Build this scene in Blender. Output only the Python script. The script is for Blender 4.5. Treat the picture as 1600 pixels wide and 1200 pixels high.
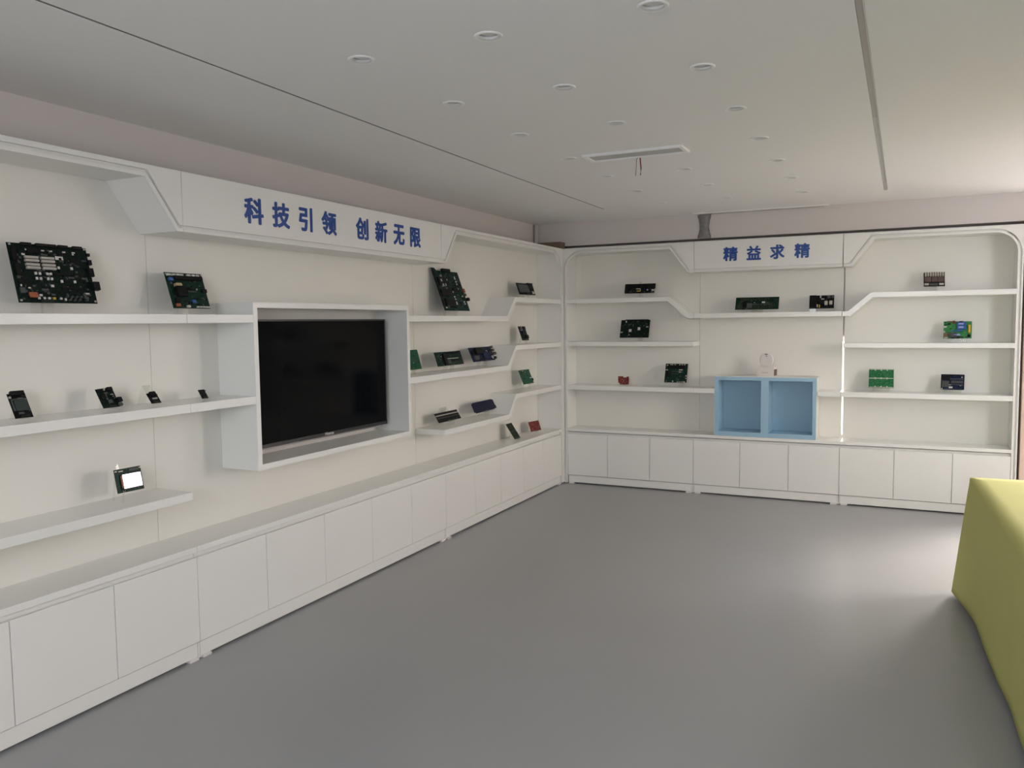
import bpy, bmesh, math, random
from mathutils import Vector, Matrix, noise

C = bpy.context.scene
for o in list(bpy.data.objects):
    bpy.data.objects.remove(o)

# ------------------------------------------------------------------ camera
cam_d = bpy.data.cameras.new('camera')
cam = bpy.data.objects.new('camera', cam_d)
C.collection.objects.link(cam)
yaw, pitch, roll = 0.449887, -0.075236, -0.011864
cy, sy, cp, sp = math.cos(yaw), math.sin(yaw), math.cos(pitch), math.sin(pitch)
fwd = Vector((-sy * cp, cy * cp, sp))
rgt = Vector((cy, sy, 0))
upv = rgt.cross(fwd)
r2 = math.cos(roll) * rgt + math.sin(roll) * upv
u2 = -math.sin(roll) * rgt + math.cos(roll) * upv
M = Matrix.Identity(4)
for i in range(3):
    M[i][0], M[i][1], M[i][2] = r2[i], u2[i], -fwd[i]
    M[i][3] = (3.13127, -7.70422, 1.65781)[i]
cam.matrix_world = M
cam_d.sensor_width = 36
cam_d.lens = 36 * 1266.88 / 1600
cam_d.clip_start = 0.05
C.camera = cam

# ------------------------------------------------------------------ world, daylight, exposure
W = bpy.data.worlds.new('world')
C.world = W
W.use_nodes = True
nt = W.node_tree
bg = nt.nodes['Background']
GROUND_REAR, GROUND_RIGHT, LOBE_POW = 0.62, 0.20, 45.0
RIGHT, LOBE, REAR = (17.8, 16.2, 15.4), (74, 67, 62), (11.7, 12.4, 13.5)      # linear radiance of each outdoor side and of the added lobe


def wn(op, a, b=None):
    n = nt.nodes.new('ShaderNodeMath')
    n.operation = op
    for i, v in enumerate((a, b)):
        if v is None:
            continue
        if isinstance(v, (int, float)):
            n.inputs[i].default_value = v
        else:
            nt.links.new(v, n.inputs[i])
    return n.outputs[0]


tcw = nt.nodes.new('ShaderNodeTexCoord')
sep = nt.nodes.new('ShaderNodeSeparateXYZ')
nt.links.new(tcw.outputs['Generated'], sep.inputs[0])
# overcast sky over a darker ground, plus an added bright lobe that lights the floor
mr = nt.nodes.new('ShaderNodeMapRange')
mr.interpolation_type = 'SMOOTHSTEP'
nt.links.new(sep.outputs[2], mr.inputs[0])
for i, v in enumerate((-0.06, 0.06, GROUND_REAR, 1.0)):
    mr.inputs[i + 1].default_value = v
Ld = Vector((0.56, 0.91, 0.75)).normalized()
dt = wn('ADD', wn('ADD', wn('MULTIPLY', sep.outputs[0], Ld.x), wn('MULTIPLY', sep.outputs[1], Ld.y)), wn('MULTIPLY', sep.outputs[2], Ld.z))
lobe = wn('POWER', wn('MAXIMUM', dt, 0.0), LOBE_POW)


def wmix(blend, a, b, f=1.0):
    n = nt.nodes.new('ShaderNodeMix')
    n.data_type = 'RGBA'
    n.blend_type = blend
    for k, v in (('A', a), ('B', b), ('Factor', f)):
        if isinstance(v, tuple):
            n.inputs[k].default_value = v + (1,)
        elif isinstance(v, (int, float)):
            n.inputs[k].default_value = v
        else:
            nt.links.new(v, n.inputs[k])
    return n.outputs['Result']


az = nt.nodes.new('ShaderNodeMapRange')
az.interpolation_type = 'SMOOTHSTEP'
nt.links.new(wn('ADD', sep.outputs[0], sep.outputs[1]), az.inputs[0])
for i, v in enumerate((-0.3, 0.3, 0.0, 1.0)):
    az.inputs[i + 1].default_value = v
nt.links.new(wn('ADD', wn('MULTIPLY', az.outputs[0], GROUND_RIGHT - GROUND_REAR), GROUND_REAR), mr.inputs[3])
sky = wmix('MIX', REAR, RIGHT, az.outputs[0])
lb = nt.nodes.new('ShaderNodeVectorMath')
lb.operation = 'SCALE'
lb.inputs[0].default_value = LOBE
nt.links.new(lobe, lb.inputs['Scale'])
sky = wmix('ADD', sky, lb.outputs[0])
nt.links.new(sky, bg.inputs[0])
nt.links.new(mr.outputs[0], bg.inputs[1])
W.cycles.sampling_method = 'MANUAL'
W.cycles.sample_map_resolution = 512


def portal(name, loc, direction, sx, sz):
    """marks a window opening so that daylight is sampled through it"""
    d = bpy.data.lights.new(name, 'AREA')
    d.shape = 'RECTANGLE'
    d.size, d.size_y = sx, sz
    d.cycles.is_portal = True
    o = bpy.data.objects.new(name, d)
    C.collection.objects.link(o)
    o.location = loc
    o.rotation_euler = Vector(direction).to_track_quat('-Z', 'Z').to_euler()
    return o


portal('daylight_door', (4.49, 0.30, 1.20), (0, -1, 0), 0.78, 2.4)
portal('daylight_side', (4.97, -1.85, 1.795), (-1, 0, 0), 0.8, 1.35)
portal('daylight_rear', (2.7, -9.02, 1.875), (0, 1, 0), 1.8, 1.35)
portal('daylight_gap', (2.64, 0.30, 1.05), (0, -1, 0), 0.28, 0.9)
C.view_settings.view_transform = 'Standard'
C.view_settings.look = 'None'
C.view_settings.exposure = 0.08
C.view_settings.gamma = 1.0
C.view_settings.use_curve_mapping = False
C.cycles.max_bounces = 10
C.cycles.diffuse_bounces = 6
C.cycles.transparent_max_bounces = 16


# ------------------------------------------------------------------ materials
def srgb(r, g, b):
    f = lambda c: (c / 255 / 12.92) if c / 255 <= 0.04045 else ((c / 255 + 0.055) / 1.055) ** 2.4
    return (f(r), f(g), f(b), 1)


def mat(name, col, rough=0.5, metal=0.0, spec=0.5, vary=0.04, scale=6.0, bump=0.0, bscale=200.0, coat=0.0):
    m = bpy.data.materials.new(name)
    m.use_nodes = True
    nt = m.node_tree
    b = nt.nodes['Principled BSDF']
    b.inputs['Roughness'].default_value = rough
    b.inputs['Metallic'].default_value = metal
    b.inputs['Specular IOR Level'].default_value = spec
    b.inputs['Coat Weight'].default_value = coat
    tc = nt.nodes.new('ShaderNodeTexCoord')
    n = nt.nodes.new('ShaderNodeTexNoise')
    n.inputs['Scale'].default_value = scale
    n.inputs['Detail'].default_value = 4
    nt.links.new(tc.outputs['Object'], n.inputs['Vector'])
    mx = nt.nodes.new('ShaderNodeMix')
    mx.data_type = 'RGBA'
    mx.inputs['A'].default_value = tuple(c * (1 - vary) for c in col[:3]) + (1,)
    mx.inputs['B'].default_value = tuple(min(1, c * (1 + vary)) for c in col[:3]) + (1,)
    nt.links.new(n.outputs['Fac'], mx.inputs['Factor'])
    nt.links.new(mx.outputs['Result'], b.inputs['Base Color'])
    if bump:
        n2 = nt.nodes.new('ShaderNodeTexNoise')
        n2.inputs['Scale'].default_value = bscale
        nt.links.new(tc.outputs['Object'], n2.inputs['Vector'])
        bp = nt.nodes.new('ShaderNodeBump')
        bp.inputs['Strength'].default_value = bump
        bp.inputs['Distance'].default_value = 0.002
        nt.links.new(n2.outputs['Fac'], bp.inputs['Height'])
        nt.links.new(bp.outputs['Normal'], b.inputs['Normal'])
    return m


def pcb(name, col, line, scale=130.0, amount=0.5, dots=0.0):
    """circuit board lacquer with fine copper traces and pads"""
    m = bpy.data.materials.new(name)
    m.use_nodes = True
    nt = m.node_tree
    b = nt.nodes['Principled BSDF']
    b.inputs['Roughness'].default_value = 0.4
    b.inputs['Specular IOR Level'].default_value = 0.15
    tc = nt.nodes.new('ShaderNodeTexCoord')
    v = nt.nodes.new('ShaderNodeTexVoronoi')
    v.distance = 'CHEBYCHEV'
    v.inputs['Scale'].default_value = scale
    nt.links.new(tc.outputs['Object'], v.inputs['Vector'])
    r = nt.nodes.new('ShaderNodeValToRGB')
    r.color_ramp.elements[0].position = 0.28
    r.color_ramp.elements[0].color = (amount,) * 3 + (1,)
    r.color_ramp.elements[1].position = 0.42
    r.color_ramp.elements[1].color = (0, 0, 0, 1)
    nt.links.new(v.outputs['Distance'], r.inputs['Fac'])
    n = nt.nodes.new('ShaderNodeTexNoise')
    n.inputs['Scale'].default_value = scale * 0.35
    nt.links.new(tc.outputs['Object'], n.inputs['Vector'])
    mul = nt.nodes.new('ShaderNodeMath')
    mul.operation = 'MULTIPLY'
    nt.links.new(r.outputs['Color'], mul.inputs[0])
    nt.links.new(n.outputs['Fac'], mul.inputs[1])
    mx = nt.nodes.new('ShaderNodeMix')
    mx.data_type = 'RGBA'
    mx.inputs['A'].default_value = col
    mx.inputs['B'].default_value = line
    nt.links.new(mul.outputs[0], mx.inputs['Factor'])
    nt.links.new(mx.outputs['Result'], b.inputs['Base Color'])
    return m


M_ = {}
M_['cab'] = mat('white_lacquer', (0.83, 0.825, 0.795, 1), 0.38, vary=0.012, scale=2)
M_['shelf'] = mat('white_shelf_lacquer', (0.83, 0.83, 0.80, 1), 0.25, vary=0.012, scale=2)
M_['panel'] = mat('white_back_panel', (0.80, 0.785, 0.73, 1), 0.42, vary=0.012, scale=2)
M_['wall'] = mat('wall_paint', (0.69, 0.645, 0.63, 1), 0.8, vary=0.02, scale=1.5, bump=0.1)
M_['ceil'] = mat('ceiling_paint', (0.86, 0.86, 0.85, 1), 0.85, vary=0.015, scale=1.2, bump=0.05)
M_['floor'] = mat('grey_epoxy_floor', (0.335, 0.34, 0.345, 1), 0.33, vary=0.05, scale=1.3, bump=0.03, bscale=60)
M_['blue_letter'] = mat('blue_acrylic_lettering', srgb(14, 68, 148), 0.35)
M_['tv'] = mat('tv_black_plastic', (0.008, 0.008, 0.009, 1), 0.3)
M_['screen'] = mat('tv_screen_glass', (0.003, 0.003, 0.0035, 1), 0.08, spec=0.06)
M_['tvstrip'] = mat('silver_strip', (0.26, 0.24, 0.23, 1), 0.35, metal=0.6)
M_['logo'] = mat('silver_logo', (0.7, 0.7, 0.7, 1), 0.4)
M_['bluebox'] = mat('light_blue_lacquer', (0.325, 0.51, 0.65, 1), 0.35, vary=0.01)
M_['carton'] = mat('white_carton', (0.76, 0.72, 0.70, 1), 0.6)
M_['brown'] = mat('dark_brown_label', (0.10, 0.065, 0.055, 1), 0.5)
M_['whiteplastic'] = mat('white_plastic', (0.80, 0.76, 0.74, 1), 0.35)
M_['greyprint'] = mat('grey_print', (0.35, 0.33, 0.32, 1), 0.6)
M_['cloth'] = mat('green_tablecloth', (0.56, 0.555, 0.185, 1), 0.8, vary=0.06, scale=3, bump=0.25, bscale=900)
M_['alu'] = mat('aluminium', (0.62, 0.61, 0.60, 1), 0.35, metal=0.7)
M_['track'] = mat('grey_track_insert', (0.46, 0.43, 0.40, 1), 0.5, vary=0.1)
M_['dark'] = mat('grille_slot_shade', (0.06, 0.055, 0.05, 1), 0.8)
M_['slotshade'] = mat('slot_shade_fill', (0.13, 0.125, 0.115, 1), 0.6)
M_['ring'] = mat('downlight_ring', (0.92, 0.92, 0.91, 1), 0.3)
M_['reflector'] = mat('downlight_reflector', (0.84, 0.84, 0.83, 1), 0.3)
M_['diff'] = mat('downlight_diffuser', (0.78, 0.78, 0.77, 1), 0.5)
M_['vent'] = mat('grey_vent_panel', (0.50, 0.51, 0.50, 1), 0.55)
M_['red'] = mat('red_wire', (0.22, 0.02, 0.018, 1), 0.5)
M_['brownwire'] = mat('brown_wire', (0.22, 0.11, 0.08, 1), 0.5)
M_['tape'] = mat('grey_foil_wrap', (0.44, 0.42, 0.41, 1), 0.4, metal=0.2, vary=0.4, scale=30)
M_['pipe'] = mat('white_pvc', (0.72, 0.69, 0.66, 1), 0.4)
M_['board_wood'] = mat('brown_fibreboard', (0.20, 0.135, 0.10, 1), 0.8, vary=0.15, scale=20)
M_['wood'] = mat('pale_wood', (0.74, 0.56, 0.45, 1), 0.55, vary=0.15, scale=8)
M_['steel'] = mat('steel_leg', (0.35, 0.35, 0.36, 1), 0.35, metal=0.9)
# electronics
M_['pg'] = pcb('pcb_dark_green', (0.005, 0.026, 0.016, 1), (0.035, 0.085, 0.06, 1))
M_['pk'] = pcb('pcb_black_green', (0.003, 0.010, 0.007, 1), (0.022, 0.05, 0.037, 1))
M_['pm'] = pcb('pcb_mid_green', (0.012, 0.085, 0.045, 1), (0.06, 0.22, 0.13, 1))
M_['pb'] = pcb('pcb_bright_green', (0.03, 0.20, 0.06, 1), (0.22, 0.42, 0.16, 1), 90)
M_['pn'] = pcb('pcb_navy', (0.008, 0.014, 0.045, 1), (0.06, 0.09, 0.16, 1))
M_['pn2'] = pcb('pcb_plain_navy', (0.006, 0.009, 0.032, 1), (0.010, 0.014, 0.045, 1), 60)
M_['pr'] = pcb('pcb_red', (0.15, 0.012, 0.013, 1), (0.50, 0.26, 0.24, 1), 150, 0.8)
M_['pd'] = pcb('pcb_black', (0.005, 0.005, 0.0055, 1), (0.025, 0.026, 0.026, 1))
M_['po'] = pcb('pcb_olive', (0.022, 0.034, 0.020, 1), (0.12, 0.13, 0.08, 1))
M_['chip'] = mat('black_chip', (0.006, 0.006, 0.0065, 1), 0.45, spec=0.2)
M_['conn'] = mat('black_connector', (0.008, 0.0075, 0.008, 1), 0.5, spec=0.2)
M_['wht'] = mat('white_part', (0.62, 0.60, 0.56, 1), 0.5)
M_['cream'] = mat('cream_socket', (0.46, 0.43, 0.38, 1), 0.5)
M_['gry'] = mat('grey_part', (0.075, 0.08, 0.08, 1), 0.45, spec=0.25)
M_['sil'] = mat('silver_can', (0.55, 0.55, 0.54, 1), 0.3, metal=0.7)
M_['orange'] = mat('orange_part', (0.36, 0.10, 0.04, 1), 0.5)
M_['yel'] = mat('yellow_part', (0.75, 0.46, 0.04, 1), 0.45)
M_['blu'] = mat('blue_part', (0.03, 0.10, 0.32, 1), 0.4)
M_['lav'] = mat('lavender_label', (0.34, 0.38, 0.68, 1), 0.5)
M_['cop'] = mat('copper_coil', (0.20, 0.085, 0.055, 1), 0.45)
M_['lcd'] = mat('lcd_dark', (0.030, 0.045, 0.040, 1), 0.2)
M_['lcdgrey'] = mat('lcd_grey', (0.055, 0.062, 0.062, 1), 0.35)
M_['mirrorlcd'] = mat('lcd_mirror_glass', (0.42, 0.42, 0.50, 1), 0.10, metal=0.85)
M_['tan'] = mat('tan_part', (0.50, 0.38, 0.19, 1), 0.5)
M_['edge'] = mat('light_panel_edge', (0.55, 0.58, 0.48, 1), 0.5)


def acrylic():
    m = bpy.data.materials.new('clear_acrylic')
    m.use_nodes = True
    nt = m.node_tree
    nt.nodes.remove(nt.nodes['Principled BSDF'])
    t = nt.nodes.new('ShaderNodeBsdfTransparent')
    t.inputs[0].default_value = (0.965, 0.97, 0.96, 1)
    g = nt.nodes.new('ShaderNodeBsdfGlossy')
    g.inputs['Roughness'].default_value = 0.08
    f = nt.nodes.new('ShaderNodeFresnel')
    f.inputs['IOR'].default_value = 1.49
    mx = nt.nodes.new('ShaderNodeMixShader')
    ge = nt.nodes.new('ShaderNodeNewGeometry')
    inv = nt.nodes.new('ShaderNodeMath')
    inv.operation = 'SUBTRACT'
    inv.inputs[0].default_value = 1.0
    nt.links.new(ge.outputs['Backfacing'], inv.inputs[1])
    mm = nt.nodes.new('ShaderNodeMath')
    mm.operation = 'MULTIPLY'
    nt.links.new(inv.outputs[0], mm.inputs[0])
    nt.links.new(f.outputs[0], mm.inputs[1])
    nt.links.new(mm.outputs[0], mx.inputs[0])
    nt.links.new(t.outputs[0], mx.inputs[1])
    nt.links.new(g.outputs[0], mx.inputs[2])
    nt.links.new(mx.outputs[0], nt.nodes['Material Output'].inputs[0])
    return m


M_['acr'] = acrylic()


# ------------------------------------------------------------------ mesh helpers
def link(o, parent=None):
    C.collection.objects.link(o)
    if parent is not None:
        o.parent = parent
    return o


OFFSET = {}          # thing -> shift that turns world-placed meshes into its own frame


def obj(name, bm, material, parent=None, bevel=0.0, smooth=False, matrix=None):
    if parent is not None and parent.name in OFFSET:
        bm.transform(OFFSET[parent.name])
    bmesh.ops.recalc_face_normals(bm, faces=bm.faces[:])
    me = bpy.data.meshes.new(name)
    bm.to_mesh(me)
    bm.free()
    mats = material if isinstance(material, (list, tuple)) else [material]
    for m in mats:
        me.materials.append(m)
    if smooth:
        for p in me.polygons:
            p.use_smooth = True
    o = bpy.data.objects.new(name, me)
    if matrix is not None:
        o.matrix_world = matrix
    link(o, parent)
    if bevel:
        b = o.modifiers.new('bevel', 'BEVEL')
        b.width = bevel
        b.segments = 2
        b.limit_method = 'ANGLE'
    return o


def tag(o, label, cat, group=None):
    o['label'] = label
    o['category'] = cat
    if group:
        o['group'] = group
    return o


def thing(name, label, cat, loc=(0, 0, 0), group=None, matrix=None):
    o = bpy.data.objects.new(name, None)
    o.empty_display_size = 0.05
    if matrix is not None:
        o.matrix_world = matrix
    else:
        o.location = loc
    link(o)
    return tag(o, label, cat, group)


def struct(name, bm, m, **k):
    o = obj(name, bm, m, **k)
    o['kind'] = 'structure'
    return o


def add_box(bm, lo, hi):
    x0, y0, z0 = lo
    x1, y1, z1 = hi
    v = [bm.verts.new(p) for p in ((x0, y0, z0), (x1, y0, z0), (x1, y1, z0), (x0, y1, z0),
                                   (x0, y0, z1), (x1, y0, z1), (x1, y1, z1), (x0, y1, z1))]
    for f in ((0, 3, 2, 1), (4, 5, 6, 7), (0, 1, 5, 4), (1, 2, 6, 5), (2, 3, 7, 6), (3, 0, 4, 7)):
        bm.faces.new([v[i] for i in f])


def box(lo, hi):
    bm = bmesh.new()
    add_box(bm, lo, hi)
    return bm


def add_prism(bm, pts, f0, f1):
    """closed prism between two images of the 2-D outline"""
    a = [bm.verts.new(f0(p)) for p in pts]
    b = [bm.verts.new(f1(p)) for p in pts]
    n = len(pts)
    bm.faces.new(a)
    bm.faces.new(b[::-1])
    for i in range(n):
        bm.faces.new((a[i], b[i], b[(i + 1) % n], a[(i + 1) % n]))


def tube(pts, r, seg=10, caps=True):
    bm = bmesh.new()
    pts = [Vector(p) for p in pts]
    rings = []
    for i, p in enumerate(pts):
        d = (pts[min(i + 1, len(pts) - 1)] - pts[max(i - 1, 0)]).normalized()
        a = d.cross(Vector((0, 0, 1)))
        if a.length < 1e-3:
            a = d.cross(Vector((1, 0, 0)))
        a.normalize()
        b = d.cross(a)
        rings.append([bm.verts.new(p + r * (math.cos(t) * a + math.sin(t) * b))
                      for t in [2 * math.pi * k / seg for k in range(seg)]])
    for q, w in zip(rings, rings[1:]):
        for k in range(seg):
            bm.faces.new((q[k], q[(k + 1) % seg], w[(k + 1) % seg], w[k]))
    if caps:
        bm.faces.new(rings[0][::-1])
        bm.faces.new(rings[-1])
    return bm


def lathe(profile, seg=28, center=(0, 0, 0), axis='z'):
    bm = bmesh.new()
    rings = []
    for r, h in profile:
        ring = []
        for k in range(seg):
            t = 2 * math.pi * k / seg
            p = (r * math.cos(t), r * math.sin(t), h)
            ring.append(bm.verts.new(Vector(p) + Vector(center)))
        rings.append(ring)
    for q, w in zip(rings, rings[1:]):
        for k in range(seg):
            bm.faces.new((q[k], q[(k + 1) % seg], w[(k + 1) % seg], w[k]))
    bm.faces.new(rings[0][::-1])
    bm.faces.new(rings[-1])
    return bm


# ------------------------------------------------------------------ room
XL, XR, YB, YF, ZC = -0.34, 4.95, 0.285, -9.0, 2.665

DL_X = (1.248, 1.793, 2.386)
DL_Y = (-5.09, -4.385, -3.675, -2.965, -2.262, -1.56, -0.83)
downs = [(x, y) for x in DL_X for y in DL_Y if not (x == 1.793 and y == -2.965)]
SLOT_L = [(0.706, -6.6), (0.704, -5.575), (0.692, -4.554), (0.684, -3.7), (0.677, -2.6), (0.68, -0.69)]

struct('floor', box((XL - .2, YF - .2, -0.1), (XR + .2, YB + .2, 0)), M_['floor'])
# ceiling slab with real holes for the downlights and light tracks
cb = box((XL - .2, YF - .2, ZC), (XR + .2, YB + .2, ZC + 0.14))
ceil_o = struct('ceiling', cb, M_['ceil'])
cut = bmesh.new()
for x, y in downs:
    bmesh.ops.create_cone(cut, cap_ends=True, segments=32, radius1=0.041, radius2=0.041, depth=0.06,
                          matrix=Matrix.Translation((x, y, ZC + 0.0)))
hw = 0.009
sl = [(x - hw, y) for x, y in SLOT_L] + [(x + hw, y) for x, y in SLOT_L[::-1]]
add_prism(cut, sl, lambda p: (p[0], p[1], ZC - .02), lambda p: (p[0], p[1], ZC + .02))
add_box(cut, (2.967, -6.6, ZC - .02), (2.995, -0.585, ZC + .02))
bmesh.ops.recalc_face_normals(cut, faces=cut.faces[:])
cme = bpy.data.meshes.new('cut')
cut.to_mesh(cme)
cut.free()
co = bpy.data.objects.new('cut', cme)
link(co)
bo = ceil_o.modifiers.new('b', 'BOOLEAN')
bo.object = co
bo.operation = 'DIFFERENCE'
bo.solver = 'EXACT'
dg = bpy.context.evaluated_depsgraph_get()
newme = bpy.data.meshes.new_from_object(ceil_o.evaluated_get(dg))
ceil_o.modifiers.clear()
ceil_o.data = newme
bpy.data.objects.remove(co)


def wall_with_holes(name, axis, at, thick, a0, a1, z0, z1, holes, m):
    """wall along x (axis 'y') or along y (axis 'x'), holes = [(a0,a1,z0,z1)] sorted along the wall"""
    bm = bmesh.new()

    def put(p0, p1, q0, q1):
        if p1 - p0 < 1e-4 or q1 - q0 < 1e-4:
            return
        if axis == 'y':
            add_box(bm, (p0, min(at, at + thick), q0), (p1, max(at, at + thick), q1))
        else:
            add_box(bm, (min(at, at + thick), p0, q0), (max(at, at + thick), p1, q1))
    p = a0
    for h0, h1, k0, k1 in holes:
        put(p, h0, z0, z1)
        put(h0, h1, z0, k0)
        put(h0, h1, k1, z1)
        p = h1
    put(p, a1, z0, z1)
    return struct(name, bm, m)


wall_with_holes('wall_back', 'y', YB, 0.16, XL - .2, XR + .2, 0, ZC, [(2.5, 2.78, 0.60, 1.50), (4.10, 4.88, 0.0, 2.40)], M_['wall'])
wall_with_holes('wall_left', 'x', XL, -0.16, YF, YB, 0, ZC, [], M_['wall'])
wall_with_holes('wall_right', 'x', XR, 0.16, YF, YB, 0, ZC, [(-2.25, -1.45, 1.12, 2.47)], M_['wall'])
wall_with_holes('wall_front', 'y', YF, -0.16, XL - .2, XR + .2, 0, ZC, [(1.8, 3.6, 1.20, 2.55)], M_['wall'])
# beam over the far shelving, leaving a thin dark gap above the units
struct('trim_1', box((XL, 0.08, 2.433), (XR, YB, ZC)), M_['wall'])
# pale wooden door frame right of the far shelving
struct('trim_2', box((4.006, -0.008, 0), (4.10, YB, 2.433)), M_['wood'], bevel=0.004)


def window_frame(name, lo, hi, axis, n):
    bm = bmesh.new()
    a = 0 if axis == 'y' else 1
    t = 0.05
    for k in range(n + 1):
        p0, p1 = list(lo), list(hi)
        c = lo[a] + (hi[a] - lo[a]) * k / n
        p0[a], p1[a] = max(lo[a], c - t / 2), min(hi[a], c + t / 2)
        add_box(bm, p0, p1)
    for z in (lo[2], hi[2] - t):
        p0, p1 = list(lo), list(hi)
        p0[2], p1[2] = z, z + t
        add_box(bm, p0, p1)
    return struct(name, bm, M_['alu'])


window_frame('window_1', (XR + 0.05, -2.25, 1.12), (XR + 0.1, -1.45, 2.47), 'x', 1)
window_frame('window_2', (1.8, YF - 0.1, 1.20), (3.6, YF - 0.05, 2.55), 'y', 2)
window_frame('window_3', (2.5, YB + 0.1, 0.60), (2.78, YB + 0.14, 1.50), 'y', 1)

# glazed door at the end of the far wall
window_frame('door_1', (4.10, YB + 0.06, 0.0), (4.88, YB + 0.10, 2.40), 'y', 1)

# ------------------------------------------------------------------ shelving units
D = 0.275
Z_CT, Z_CB = 0.572, 0.543


class Side:
    """s runs along the shelving, d is the depth behind its front plane"""

    def __init__(self, left):
        self.left = left

    def P(self, s, d, z):
        return (-d, s, z) if self.left else (s, d, z)

    def box(self, s0, s1, d0, d1, z0, z1):
        a, b = self.P(s0, d0, z0), self.P(s1, d1, z1)
        return box([min(p, q) for p, q in zip(a, b)], [max(p, q) for p, q in zip(a, b)])

    def prism(self, pts, d0, d1):
        bm = bmesh.new()
        add_prism(bm, pts, lambda p: self.P(p[0], d0, p[1]), lambda p: self.P(p[0], d1, p[1]))
        return bm


LS, BS = Side(True), Side(False)


def arc(cx, cz, r, a0, a1, n=12):
    return [(cx + r * math.cos(math.radians(a0 + (a1 - a0) * k / n)),
             cz + r * math.sin(math.radians(a0 + (a1 - a0) * k / n))) for k in range(n + 1)]


def shelf(side, parent, path, t=0.043, d0=0.0, d1=0.262):
    """board following a bent path of top-surface points, thickness t"""
    low = []
    n = len(path)
    for i, (s, z) in enumerate(path):
        if 0 < i < n - 1:
            (sa, za), (sb, zb) = path[i - 1], path[i + 1]
            va = Vector((s - sa, z - za)).normalized()
            vb = Vector((sb - s, zb - z)).normalized()
            na, nb = Vector((va.y, -va.x)), Vector((vb.y, -vb.x))
            bis = (na + nb).normalized()
            k = t / bis.dot(na)
            low.append((s + bis.x * k, z + bis.y * k))
        else:
            low.append((s, z - t))
    return obj('shelf', side.prism(path + low[::-1], d0, d1), M_['shelf'], parent, bevel=0.0012)


def base_cabinet(side, root, s0, s1, seams, end_lo=0.0, end_hi=0.0):
    g = 0.0015
    cc = side.box(s0 + g, s1 - g, 0.034, D, 0.014, 0.5335)
    p, q = side.P(s0 + g, 0.13, 0.5335), side.P(s1 - g, D, Z_CB - .0005)
    add_box(cc, [min(i, j) for i, j in zip(p, q)], [max(i, j) for i, j in zip(p, q)])
    obj('carcass', cc, M_['cab'], root)
    obj('counter_top', side.box(s0 + 0.001 + end_lo, s1 - 0.001 - end_hi, -0.004, 0.262, Z_CB, Z_CT), M_['shelf'], root, bevel=0.0015)
    obj('rail', side.box(s0 + g + end_lo, s1 - g - end_hi, 0.024, 0.0335, 0.49, 0.5335), M_['cab'], root)
    for a, b in zip(seams, seams[1:]):
        obj('door', side.box(a + 0.0018, b - 0.0018, 0.0, 0.018, 0.0905, 0.516), M_['cab'], root, bevel=0.0012)
    obj('plinth', side.box(s0 + 0.012 + end_lo, s1 - 0.012 - end_hi, 0.009, 0.033, 0.013, 0.0845), M_['cab'], root, bevel=0.001)
    for a, b in ((s0 + .002, s0 + .0105), (s1 - .0105, s1 - .002)):
        obj('stile', side.box(a, b, 0.006, 0.033, 0.006, 0.0845), M_['cab'], root)
    for a, b in ((s0 + .014 + end_lo, s0 + .07 + end_lo), (s1 - .07 - end_hi, s1 - .014 - end_hi)):
        obj('foot', side.box(a, b, -0.002, 0.05, 0.0, 0.0125), M_['whiteplastic'], root, bevel=0.001)


def header(side, root, s0, s1, opening, outer, inner, side_posts=()):
    """opening/outer/inner: polylines from s0 to s1; body to the ceiling of the unit, fascia, groove, trim"""
    H = 2.40
    e = 0.0012
    body = [(s0 + e, H)] + opening + [(s1 - e, H)]
    obj('header_box', side.prism(body, 0.020, D - .014), M_['cab'], root)
    fas = obj('fascia', side.prism([(s0 + e, H)] + outer + [(s1 - e, H)], 0.0, 0.020), M_['cab'], root, bevel=0.0008)
    obj('trim', side.prism(inner + opening[::-1], 0.0, 0.020), M_['cab'], root, bevel=0.0008)
    return fas


UP, LO = 2.345, 2.113
UPo, LOo = 2.378, 2.144
UPi, LOi = 2.362, 2.129

# ---- left wall: three units
L0, L1, L2, L3 = -7.25, -4.835, -2.408, 0.0


def cab(label, loc):
    o = thing('display_cabinet', label, 'display cabinet', loc)
    OFFSET[o.name] = Matrix.Translation(-Vector(loc))
    return o


# unit 1 (nearest the camera)
u = cab('white wall cabinet nearest the camera, holding the largest circuit board and the reflective-screen board', (0, -6.04, 0))
base_cabinet(LS, u, L0, L1, [-7.174, -6.72, -6.247, -5.774, -5.306, L1], end_lo=.075)
obj('back_panel', LS.box(L0 + .001, L1 - .0012, 0.262, 0.28, Z_CB, 2.395), M_['panel'], u)
obj('side_panel', LS.box(L0 + .0005, L0 + .0745, 0.0205, D - .0145, 0.001, 2.3445), M_['cab'], u)
e = 0.0012
op = [(L0 + .075, 0.58)] + arc(L0 + .24, 2.18, .165, 180, 90) + [(-5.042, UP), (-4.872, LO), (L1 - e, LO)]
ou = [(L0 + .045, 0.58)] + arc(L0 + .24, 2.18, .197, 180, 90) + [(-5.025, UPo), (-4.853, LOo), (L1 - e, LOo)]
inn = [(L0 + .059, 0.58)] + arc(L0 + .24, 2.18, .181, 180, 90) + [(-5.030, UPi), (-4.859, LOi), (L1 - e, LOi)]
obj('header_box', LS.prism([(L0 + e, 2.40), (L0 + e, UP), (-5.042, UP), (-4.872, LO), (L1 - e, LO), (L1 - e, 2.40)], 0.020, D - .014), M_['cab'], u)
obj('fascia', LS.prism([(L0 + e, 2.40), (L0 + e, .58)] + ou + [(L1 - e, 2.40)], 0, .020), M_['cab'], u, bevel=.0008)
obj('trim', LS.prism(inn + op[::-1], 0, .020), M_['cab'], u, bevel=.0008)
shelf(LS, u, [(L0 + .0755, 1.718), (L1 - .001, 1.718)])
shelf(LS, u, [(L0 + .0755, 1.281), (L1 - .001, 1.281)])
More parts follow.
